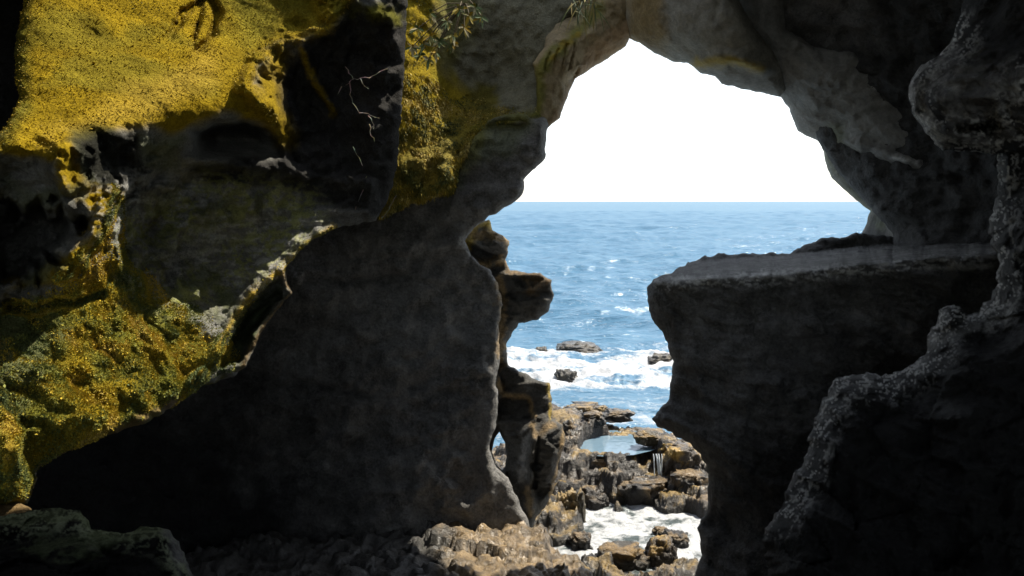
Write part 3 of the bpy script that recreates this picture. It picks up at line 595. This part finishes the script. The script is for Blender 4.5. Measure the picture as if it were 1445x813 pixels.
def shore():
    xs = np.arange(-7.6, 6.2, .034); ys = np.concatenate([np.arange(-3, 8, .1), np.arange(8, 18.6, .03)])
    X, Y = np.meshgrid(xs, ys); P = np.c_[X.ravel(), Y.ravel()]; P3 = np.c_[P, np.zeros(len(P))]
    base = np.where(P[:, 1] > 8, -.55, -.55 + (8 - P[:, 1]) * .32)
    z = base + .12 * fbm(P3 * 1.4, 4)
    warp = np.c_[fbm(P3 * 1.5 + 40, 3, .4), fbm(P3 * 1.5 + 80, 3, .4)] * .24
    f1 = facet(P3 * 1.9 + 3); f2 = facet(P3 * 4.7 + 9); n1 = fbm(P3 * 3.5, 5)
    rough = np.zeros(len(P)) + .1
    for poly, h, rg in TER:
        s = sdist(P + warp, on(poly, h))
        t = h + rg * (f1 * .9 + .3 * f2 + .5 * n1)
        for k in range(3):                                  # each shelf is a stack of beds, every bed with its own ragged edge
            off = .20 * fbm(P3 * .9 + 11 * k + h * 40, 3, .45) - .13 * k + .05
            m = sstep(-.08, .05, s + off)
            z = np.where(m > 0, np.maximum(z, base * (1 - m) + (t - (2 - k) * .115) * m), z)
    z = z + .03 * f2 * (z > -.2) + .014 * fbm(P3 * 12, 4) + .018 * ridged(P3 * 5, 3)
    z = z - .07 * (1 - sstep(.0, .09, np.abs(fbm(P3 * 2.1 + 33, 3)))) * (z > .2)      # joints
    # pool basin
    sp = sdist(P + warp * .4, on([(818, 634), (826, 618), (850, 611), (900, 613), (918, 622), (920, 631), (895, 637), (855, 639)], .70))
    z = np.where(sp > 0, np.minimum(z, .66 - .3 * sstep(0, .15, sp)), z)
    V = np.c_[P, z]
    nx, ny = len(xs), len(ys)
    i = (np.arange(ny - 1)[:, None] * nx + np.arange(nx - 1)[None]).ravel(); q = np.c_[i, i + 1, i + nx + 1, i + nx]
    # weedy tan tops, faces painted shade-dark, black wet rock low down
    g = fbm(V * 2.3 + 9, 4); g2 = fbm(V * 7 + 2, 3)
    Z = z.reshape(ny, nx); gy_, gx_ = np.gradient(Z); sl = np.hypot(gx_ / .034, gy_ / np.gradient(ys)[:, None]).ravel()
    flat = sstep(2.3, .7, sl + .5 * g2)                   # level parts get weed and tan; sunlit tops, shaded faces painted by slope
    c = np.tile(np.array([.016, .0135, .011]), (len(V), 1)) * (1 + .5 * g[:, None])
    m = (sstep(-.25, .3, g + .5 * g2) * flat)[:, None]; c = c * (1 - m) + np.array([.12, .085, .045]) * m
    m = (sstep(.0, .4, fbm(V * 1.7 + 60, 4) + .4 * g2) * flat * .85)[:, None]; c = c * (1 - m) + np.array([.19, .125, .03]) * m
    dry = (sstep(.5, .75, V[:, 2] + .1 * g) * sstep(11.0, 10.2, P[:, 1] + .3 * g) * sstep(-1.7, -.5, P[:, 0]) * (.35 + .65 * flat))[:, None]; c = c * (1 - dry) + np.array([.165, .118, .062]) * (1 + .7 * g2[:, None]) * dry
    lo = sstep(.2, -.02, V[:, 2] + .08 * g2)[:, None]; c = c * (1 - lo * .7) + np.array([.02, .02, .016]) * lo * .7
    shade = (sstep(-.5, -1.0, P[:, 0] + .3 * g) * sstep(11.5, 10.8, P[:, 1]))[:, None]; c = c * (1 - shade) + np.array([.045, .044, .04]) * (1 + .4 * g2[:, None]) * shade   # shade of the cave floor painted as dark grey
    c = np.clip(c, .006, 1)
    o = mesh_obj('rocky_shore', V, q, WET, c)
    return tag(o, kind='structure')
shore()

# ------------------------------------------------------------------ water
def sea():
    tx = np.concatenate([np.linspace(-4, -.25, 30), np.linspace(-.22, .62, 420), np.linspace(.65, 4, 30)])
    ys = [7.5]
    while ys[-1] < 9000: ys.append(ys[-1] * (1.0042 if ys[-1] < 60 else 1.007 if ys[-1] < 400 else 1.03))
    ys = np.array(ys)
    T, Y = np.meshgrid(tx, ys); X = (T * Y); P = np.c_[X.ravel(), Y.ravel()]
    P3 = np.c_[P, np.zeros(len(P))]
    z = np.zeros(len(P)); rs = np.random.RandomState(4); dx = np.zeros(len(P)); dy = np.zeros(len(P))
    Yv = P[:, 1]
    calm = sstep(14, 34, Yv)
    for i in range(46):
        lam = 0.55 * 1.105 ** i * rs.uniform(.9, 1.1)
        th = -math.pi / 2 + rs.normal() * .55
        kx, ky = math.cos(th) * 2 * math.pi / lam, math.sin(th) * 2 * math.pi / lam
        a = .0095 * lam ** .9 * min(1., (7. / lam) ** 1.0)
        ph = kx * P[:, 0] + ky * P[:, 1] + rs.uniform(0, 6.28) + .6 * noise(P3 / lam * .35 + i)
        vis = np.clip(lam / (Yv * .0042 * 2.2) - .6, 0, 1)
        z += a * np.cos(ph) * vis * (.25 + .75 * calm); dx -= a * kx / math.hypot(kx, ky) * np.sin(ph) * vis * calm; dy -= a * ky / math.hypot(kx, ky) * np.sin(ph) * vis * calm
    # breaking zone and surge
    br = sstep(20., 22., Yv + .8 * noise(P3 * .25)) * sstep(28.5, 24.5, Yv + 1.2 * noise(P3 * .2 + 8))
    n = fbm(P3 * np.array([.5, 1.0, 1]), 5)
    foam = br * (.66 + .75 * n)
    z += br * .34 * np.exp(-((Yv - 24.8 + .9 * noise(P3 * .3)) / .9) ** 2) + br * .10 * fbm(P3 * 2.2, 4)
    mid = sstep(15, 17, Yv) * sstep(21.5, 19, Yv); n2 = ridged(P3 * np.array([.55, 1.1, 1]) + 3, 4)
    foam = np.maximum(foam, mid * (.0 + .26 * n2))
    ch = sstep(15, 13.6, Yv); n3 = fbm(P3 * 1.9 + 20, 5)
    foam = np.maximum(foam, ch * (.44 + .85 * fbm(P3 * np.array([1.9, 3.4, 1]) + 20, 5) + .25 * ridged(P3 * 3.1 + 2, 4))); z += ch * (.035 * fbm(P3 * 2.6 + 4, 4) + .02)
    foam = np.maximum(foam, sstep(26, 34, Yv) * sstep(.45, .8, n2 * .6 + .55 * fbm(P3 * .35, 3)) * .30 * sstep(90, 40, Yv) * .6)
    V = np.c_[P[:, 0] + dx, P[:, 1] + dy, z]
    nx, ny = len(tx), len(ys)
    i = (np.arange(ny - 1)[:, None] * nx + np.arange(nx - 1)[None]).ravel(); q = np.c_[i, i + 1, i + nx + 1, i + nx]
    m, nt, b = node_mat('sea_water'); N = nt.nodes; L = nt.links
    geo = N.new('ShaderNodeNewGeometry')
    mp = N.new('ShaderNodeMapping'); mp.inputs['Scale'].default_value = (.55, 1.0, 1.); L.new(geo.outputs['Position'], mp.inputs['Vector'])
    n1 = N.new('ShaderNodeTexNoise'); n1.inputs['Scale'].default_value = 3.2; n1.inputs['Detail'].default_value = 7; L.new(mp.outputs[0], n1.inputs['Vector'])
    n2_ = N.new('ShaderNodeTexNoise'); n2_.inputs['Scale'].default_value = .22; n2_.inputs['Detail'].default_value = 6; L.new(mp.outputs[0], n2_.inputs['Vector'])
    ad = N.new('ShaderNodeMath'); ad.operation = 'MULTIPLY_ADD'; ad.inputs[1].default_value = 5.0
    L.new(n2_.outputs['Fac'], ad.inputs[0]); L.new(n1.outputs['Fac'], ad.inputs[2])
    bp = N.new('ShaderNodeBump'); bp.inputs['Strength'].default_value = 1.; bp.inputs['Distance'].default_value = .15
    L.new(ad.outputs[0], bp.inputs['Height'])
    df = N.new('ShaderNodeBsdfDiffuse'); gl = N.new('ShaderNodeBsdfGlossy'); fr = N.new('ShaderNodeFresnel'); fr.inputs['IOR'].default_value = 1.33; mn = N.new('ShaderNodeMath'); mn.operation = 'MINIMUM'; mn.inputs[1].default_value = .26
    wmx = N.new('ShaderNodeMixShader'); sh = N.new('ShaderNodeAttribute'); sh.attribute_name = 'shallow'; cm = N.new('ShaderNodeMix'); cm.data_type = 'RGBA'; cm.inputs['A'].default_value = (.050, .128, .205, 1); cm.inputs['B'].default_value = (.06, .075, .075, 1); L.new(sh.outputs['Fac'], cm.inputs['Factor']); L.new(cm.outputs['Result'], df.inputs['Color']); gl.inputs['Roughness'].default_value = .14; gl.inputs['Color'].default_value = (.85, .93, 1, 1)
    L.new(fr.outputs[0], mn.inputs[0]); L.new(mn.outputs[0], wmx.inputs['Fac']); L.new(df.outputs[0], wmx.inputs[1]); L.new(gl.outputs[0], wmx.inputs[2])
    for k_ in (df, gl, fr): L.new(bp.outputs[0], k_.inputs['Normal'])
    wn = b; wn.inputs['Base Color'].default_value = (.045, .135, .215, 1); wn.inputs['Roughness'].default_value = .12; wn.inputs['IOR'].default_value = 1.33
    L.new(bp.outputs[0], wn.inputs['Normal'])
    fo = N.new('ShaderNodeBsdfPrincipled'); fo.inputs['Base Color'].default_value = (.46, .48, .50, 1); fo.inputs['Roughness'].default_value = .8
    n3_ = N.new('ShaderNodeTexNoise'); n3_.inputs['Scale'].default_value = 5.5; n3_.inputs['Detail'].default_value = 9; n3_.inputs['Roughness'].default_value = .7; L.new(geo.outputs['Position'], n3_.inputs['Vector'])
    bf = N.new('ShaderNodeBump'); bf.inputs['Strength'].default_value = .8; bf.inputs['Distance'].default_value = .12; L.new(n3_.outputs['Fac'], bf.inputs['Height']); L.new(bf.outputs[0], fo.inputs['Normal'])
    at_ = N.new('ShaderNodeAttribute'); at_.attribute_name = 'foam'
    su = N.new('ShaderNodeMath'); su.operation = 'ADD'; L.new(at_.outputs['Fac'], su.inputs[0])
    sc = N.new('ShaderNodeMath'); sc.operation = 'MULTIPLY_ADD'; sc.inputs[1].default_value = 1.5; sc.inputs[2].default_value = -.75; L.new(n3_.outputs['Fac'], sc.inputs[0]); L.new(sc.outputs[0], su.inputs[1])
    mr = N.new('ShaderNodeMapRange'); mr.interpolation_type = 'SMOOTHSTEP'; mr.inputs['From Min'].default_value = .18; mr.inputs['From Max'].default_value = .80; L.new(su.outputs[0], mr.inputs['Value'])
    mx = N.new('ShaderNodeMixShader'); L.new(mr.outputs['Result'], mx.inputs['Fac']); L.new(wmx.outputs[0], mx.inputs[1]); L.new(fo.outputs[0], mx.inputs[2])
    L.new(mx.outputs[0], N['Material Output'].inputs['Surface'])
    o = mesh_obj('sea', V, q, m, extra={'foam': np.clip(foam, 0, 1.2), 'shallow': sstep(15.5, 13.5, Yv)})
    return tag(o, kind='structure')
sea()

# tide pool on the shelf and the trickle off its lip
def pool():
    m, nt, b = node_mat('pool_water'); N = nt.nodes; L = nt.links
    b.inputs['Base Color'].default_value = (.12, .19, .25, 1); b.inputs['Roughness'].default_value = .08; b.inputs['IOR'].default_value = 1.33
    n = N.new('ShaderNodeTexNoise'); n.inputs['Scale'].default_value = 6; g = N.new('ShaderNodeNewGeometry'); L.new(g.outputs['Position'], n.inputs['Vector'])
    bp = N.new('ShaderNodeBump'); bp.inputs['Strength'].default_value = .5; bp.inputs['Distance'].default_value = .03; L.new(n.outputs['Fac'], bp.inputs['Height']); L.new(bp.outputs[0], b.inputs['Normal'])
    poly = np.array(on([(806, 640), (816, 618), (848, 607), (902, 608), (925, 620), (928, 634), (895, 642), (850, 644)], .665))
    c = poly.mean(0); V = np.vstack([np.c_[poly, np.full(len(poly), .665)], [[c[0], c[1], .665]]]); k = len(poly)
    o = mesh_obj('tide_pool', V, [(i, (i + 1) % k, k) for i in range(k)], m)
    tag(o, kind='structure')
    m2, nt, b = node_mat('falling_water'); b.inputs['Base Color'].default_value = (.75, .82, .86, 1); b.inputs['Roughness'].default_value = .2
    rs = random.Random(3); VV = []; FF = []
    for s in range(5):
        x0 = .0 + .03 * s + rs.uniform(-.018, .018); w = rs.uniform(.004, .013)
        drop = rs.uniform(.28, .36)
        for j in range(7):
            t = j / 6
            p = np.array([x0 + .03 * t * math.sin(s), -.10 * math.sqrt(t), -.02 - drop * t ** 1.3 + (.02 if j == 0 else 0)])
            VV += [p + (-w, 0, 0), p + (w, 0, 0), p + (0, -w, 0)]
            if j:
                k = len(VV) - 6
                for a, b_ in ((0, 1), (1, 2), (2, 0)): FF.append((k + a, k + b_, k + 3 + b_, k + 3 + a))
    o = mesh_obj('waterfall', VV, FF, m2); x, y = on([(922, 640)], .70)[0]; o.location = (x, y - .05, .71)
    tag(o, 'thin white trickle falling from the tide pool lip', 'waterfall')
pool()

# ------------------------------------------------------------------ boulders on the shore and in the surf
def boulder(px, py, wpx, hpx, z0, label, seed, dep=1.0, cols=((.013, .011, .009), (.13, .088, .04)), name='rock', cat='rock', group=None, sub=5, flat=.0):
    d = (CH - z0) * F / (py - HY); x = (px - CX) / F * d
    w = wpx * d / F / 2; h = hpx * d / F
    bm = bmesh.new(); bmesh.ops.create_icosphere(bm, subdivisions=sub, radius=1.0)
    V = np.array([tuple(v.co) for v in bm.verts]); T = np.array([[v.index for v in f.verts] for f in bm.faces]); bm.free()
    s = V + seed * 5.3
    r = 1 + .30 * facet(s * 1.15) + .16 * facet(s * 2.6) + .10 * fbm(s * 2.2, 4) + .03 * fbm(s * 9, 3)
    # squarer than a ball
    V = np.sign(V) * np.abs(V) ** .75; V = V * r[:, None]
    hi_ = V[:, 2].max(); V[:, 2] = np.where(V[:, 2] > 0, V[:, 2] / hi_, V[:, 2])
    if flat: V[:, 2] = np.where(V[:, 2] > 1 - flat, 1 - flat + (V[:, 2] - 1 + flat) * .3, V[:, 2]); V[:, 2] /= np.where(V[:, 2] > 0, (1 - flat * .7), 1)
    V[:, 0] *= w / np.abs(V[:, 0]).max(); V[:, 1] *= w * dep; V[:, 2] = np.where(V[:, 2] > 0, V[:, 2] * h, V[:, 2] * h * .5 - .02)
    W = V + (x, d + w * dep * .6, z0)
    n = fbm(W * 3.1 + seed, 4) + .5 * fbm(W * 9 + seed, 3); m = (sstep(-.4, .3, n) * sstep(.35, .85, V[:, 2] / h + .25 * n))[:, None]     # weed tone on top, also painting lit tops over shaded sides
    c = np.array(cols[0]) * (1 - m) + np.array(cols[1]) * m
    o = mesh_obj(name, W, T, WET, c, origin=(x, d + w * dep * .6, z0))
    return tag(o, label, cat, group or {'sea_rock': 'dark rocks in the surf', 'shelf_rock': 'slabs of the shore shelf', 'rock': 'loose rocks on the shore'}[name])

boulder(818, 501, 84, 16, -.02, 'low dark rock in the surf, the farthest out to sea', 1, .8, ((.018, .016, .013), (.045, .038, .024)), name='sea_rock', cat='sea rock')
boulder(936, 518, 50, 17, -.02, 'dark rock awash in surf beside the right ledge', 2, .8, ((.018, .016, .013), (.045, .038, .024)), name='sea_rock', cat='sea rock')
boulder(800, 542, 36, 19, -.02, 'small pointed dark rock in the middle of the white foam', 3, .8, ((.018, .016, .013), (.045, .038, .024)), name='sea_rock', cat='sea rock')
boulder(762, 503, 34, 12, -.02, 'little dark rock at the far edge of the foam near the pillar', 4, .8, ((.018, .016, .013), (.045, .038, .024)), name='sea_rock', cat='sea rock')
boulder(803, 632, 40, 38, .62, 'rounded dark rock beside the pillar left of the tide pool', 5, .8)
boulder(966, 672, 64, 40, .36, 'golden weed topped rock against the right ledge', 6, .8, ((.05, .04, .03), (.30, .19, .04)), flat=.3)
boulder(806, 728, 44, 36, .1, 'ochre weathered rock at the foot of the pillar', 7, .8, ((.06, .05, .03), (.22, .15, .05)))
boulder(838, 716, 50, 24, .0, 'blunt dark rock at the left end of the foam channel', 8, .8)
boulder(933, 756, 26, 10, .0, 'small grey rock standing in the channel foam, right side', 14, .8)
boulder(880, 800, 80, 26, .0, 'broad weedy brown rock in the foam near the bottom edge', 15, .7, ((.03, .026, .018), (.16, .10, .03)))
boulder(936, 795, 46, 34, .0, 'ochre weedy rock right of the broad brown one near the bottom', 16, .8, ((.04, .03, .02), (.24, .15, .035)))
boulder(955, 770, 44, 16, .0, 'dark wet stone under the right ledge at the channel end', 18, .8)

boulder(908, 712, 92, 34, .02, 'widest dark slab of the lower shelf, its flat top lit in a thin line', 32, .6, name='shelf_rock', cat='rock slab', flat=.5)
boulder(972, 706, 70, 40, .1, 'dark slab at the right end of the lower shelf against the right ledge', 33, .7, name='shelf_rock', cat='rock slab', flat=.5)
boulder(848, 668, 96, 24, .36, 'long dark slab holding up the left side of the tide pool', 34, .35, name='shelf_rock', cat='rock slab', flat=.5)
boulder(828, 586, 70, 14, .75, 'long weedy slab on the outer rim nearest the surf', 35, .5, ((.02, .017, .012), (.20, .13, .04)), name='shelf_rock', cat='rock slab', flat=.4)
boulder(950, 648, 46, 22, .55, 'ochre crusted rock right of the little waterfall', 20, .7, ((.04, .03, .02), (.28, .18, .04)), flat=.2)
boulder(872, 590, 56, 9, .85, 'low brown rock on the rim behind the tide pool', 21, .6)
boulder(915, 622, 44, 12, .80, 'low ochre rock on the seaward rim right of the tide pool', 22, .6, ((.05, .04, .02), (.24, .15, .04)))
boulder(836, 596, 40, 14, .92, 'knobbly brown rock on the outer rim left of the tide pool', 23, .7)
boulder(820, 770, 40, 16, .0, 'dark wet rock at the left side of the foam, below the tan shelf edge', 27, .8)

# ------------------------------------------------------------------ plants and roots on the shoulder
def leaf_geo(V, Fc, C, p, d, L, w, col, curl=.3):
    d = d.normalized(); s = d.cross(Vector((.2, -1, .3))).normalized() * w; k = len(V); n = d.cross(s).normalized()
    for t, ww in ((0, .35), (.35, 1.), (.7, .8), (1., .05)):
        c = p + d * (L * t) + Vector((0, 0, -curl * L * t * t)); V += [tuple(c - s * ww), tuple(c + n * w * .35 * ww), tuple(c + s * ww)]; C += [col] * 3
    for j in range(3):
        a = k + j * 3; Fc += [(a, a + 1, a + 4, a + 3), (a + 1, a + 2, a + 5, a + 4)]
def cliff_plant():
    rs = random.Random(5); root = empty('cliff_plant', pt(655, 5, 10.1), 'leafy yellow green plant hanging on the rock shoulder at the top', 'plant')
    sv, sf, sc = [], [], []; V, Fc, C = [], [], []
    spots = [(608, 18), (632, 30), (648, 12), (662, 22), (671, 10), (590, 40), (607, 50), (598, 62), (620, 58), (640, 50), (582, 66), (592, 78), (616, 74), (640, 62), (655, 38), (605, 84), (680, 24)]
    for (x, y) in spots:
        c = pt(x, y, 9.92 + rs.uniform(-.08, .05))
        a, b_ = root.location, c
        k = len(sv); u = (b_ - a); sd = u.cross(Vector((0, 1, 0))).normalized() * .006
        for t in (0, .5, 1):
            q = a + u * t + Vector((0, 0, .06 * math.sin(t * 3.1))); sv += [tuple(q - sd), tuple(q + sd), tuple(q + Vector((0, -.008, 0)))]; sc += [(.08, .06, .03)] * 3
        for j in range(2):
            for e_, g_ in ((0, 1), (1, 2), (2, 0)): sf.append((k + j * 3 + e_, k + j * 3 + g_, k + j * 3 + 3 + g_, k + j * 3 + 3 + e_))
        for i in range(11):
            ang = rs.uniform(0, 6.28); d = Vector((math.cos(ang), -.6 + rs.uniform(-.3, .3), math.sin(ang) * .8 - .35))
            col = rs.choice([(.40, .32, .06), (.45, .40, .22), (.10, .14, .05), (.12, .17, .07), (.36, .24, .02), (.20, .20, .06)])
            leaf_geo(V, Fc, C, c, d, rs.uniform(.07, .14), rs.uniform(.012, .022), col)
    mesh_obj('stems', sv, sf, BLADE, np.array(sc), parent=root, origin=root.location)
    mesh_obj('leaves', V, Fc, BLADE, np.array(C), parent=root, origin=root.location)
cliff_plant()
def grass_tuft():
    rs = random.Random(8); V, Fc, C = [], [], []; c0 = pt(822, 4, 10.35)
    for i in range(46):
        p = c0 + Vector((rs.uniform(-.16, .22), rs.uniform(-.05, .05), rs.uniform(-.12, .14)))
        d = Vector((rs.uniform(-.5, .5), -.35, rs.uniform(-1.2, .4)))
        leaf_geo(V, Fc, C, p, d, rs.uniform(.14, .38), rs.uniform(.006, .011), rs.choice([(.10, .13, .04), (.20, .20, .09), (.30, .24, .08), (.07, .10, .05)]), curl=.5)
    o = mesh_obj('grass_tuft', V, Fc, BLADE, np.array(C), origin=c0); tag(o, 'tuft of long drooping grass on the rock above the fluted buttress', 'grass tuft')
grass_tuft()
def root_strand(lines, label, d, seed, r=.0055, col=(.26, .24, .19)):
    rs = random.Random(seed); V, Fc, C = [], [], []
    for ln in lines:
        P = densify(ln + ln[-2:0:-1], 5, 0, 1)[: max(3, int(sum(math.dist(a, b) for a, b in zip(ln, ln[1:])) / 5))]
        pts = [pt(x + rs.uniform(-1.5, 1.5), y + rs.uniform(-1.5, 1.5), d + rs.uniform(-.03, .03)) for x, y in P]
        k0 = len(V); n = len(pts)
        for i, p in enumerate(pts):
            rr = r * (1 - .6 * i / n) * rs.uniform(.6, 1.4)
            for a in range(4): V.append((p.x + rr * math.cos(a * 1.57), p.y + rr * .7 * math.sin(a * 1.57), p.z + rr * math.sin(a * 1.57) * .7))
            C += [tuple(v * rs.uniform(.7, 1.3) for v in col)] * 4
        for i in range(n - 1):
            for a in range(4): Fc.append((k0 + i * 4 + a, k0 + i * 4 + (a + 1) % 4, k0 + i * 4 + 4 + (a + 1) % 4, k0 + i * 4 + 4 + a))
    o = mesh_obj('root', V, Fc, BLADE, np.array(C), origin=V[0]); tag(o, label, 'root', 'dry roots in the hollow')
root_strand([[(545, 96), (525, 108), (500, 112), (482, 122)], [(492, 116), (496, 140), (508, 158), (534, 166)], [(482, 122), (478, 132)], [(500, 112), (490, 100), (486, 88)], [(520, 162), (528, 176), (526, 186)], [(510, 111), (514, 122), (524, 128)]], 'pale dry root sprawling across the black hollow beside the shoulder', 7.5, 2)
root_strand([[(522, 175), (524, 190), (532, 205)], [(498, 208), (506, 222), (512, 238)], [(518, 250), (500, 300), (492, 312)], [(560, 275), (545, 300), (536, 312)]], 'thin pale root hanging under the mossy lip of the shoulder', 7.55, 3, r=.0045)

# ================================================================== light, sky, camera
SUN_EL, SUN_AZ = 58., 52.        # azimuth measured from the view direction towards the right
w = bpy.data.worlds.new('World'); scene.world = w; w.use_nodes = True
nt = w.node_tree; bg = nt.nodes['Background']
sky = nt.nodes.new('ShaderNodeTexSky'); sky.sky_type = 'NISHITA'; sky.sun_disc = False
sky.sun_elevation = math.radians(SUN_EL); sky.sun_rotation = math.radians(SUN_AZ); sky.air_density = 1.0; sky.dust_density = .6; sky.ozone_density = 1.0
hs = nt.nodes.new('ShaderNodeHueSaturation'); hs.inputs['Saturation'].default_value = .45   # thin white haze over the whole sky
nt.links.new(sky.outputs[0], hs.inputs['Color']); nt.links.new(hs.outputs[0], bg.inputs['Color']); bg.inputs['Strength'].default_value = .14
sl = bpy.data.lights.new('sun', 'SUN'); sl.energy = 4.6; sl.angle = math.radians(.5); sl.color = (1., .91, .77)
so = bpy.data.objects.new('sun', sl); COL.objects.link(so)
el, az = math.radians(SUN_EL), math.radians(SUN_AZ)
S = Vector((math.cos(el) * math.sin(az), math.cos(el) * math.cos(az), math.sin(el)))
so.rotation_euler = (-S).to_track_quat('-Z', 'Y').to_euler(); so.location = S * 40

cam = bpy.data.cameras.new('camera'); co = bpy.data.objects.new('camera', cam); COL.objects.link(co)
co.location = (0, 0, CH); co.rotation_euler = (math.pi / 2, 0, 0)
cam.sensor_width = 36; cam.lens = 36 * F / 1445.; cam.shift_y = -(406.5 - HY) / 1445.; cam.clip_start = .05; cam.clip_end = 20000
scene.camera = co
vs = scene.view_settings; vs.view_transform = 'Standard'; vs.look = 'None'; vs.exposure = 1.0; vs.gamma = 1.0
scene.cycles.max_bounces = 6; scene.cycles.diffuse_bounces = 4
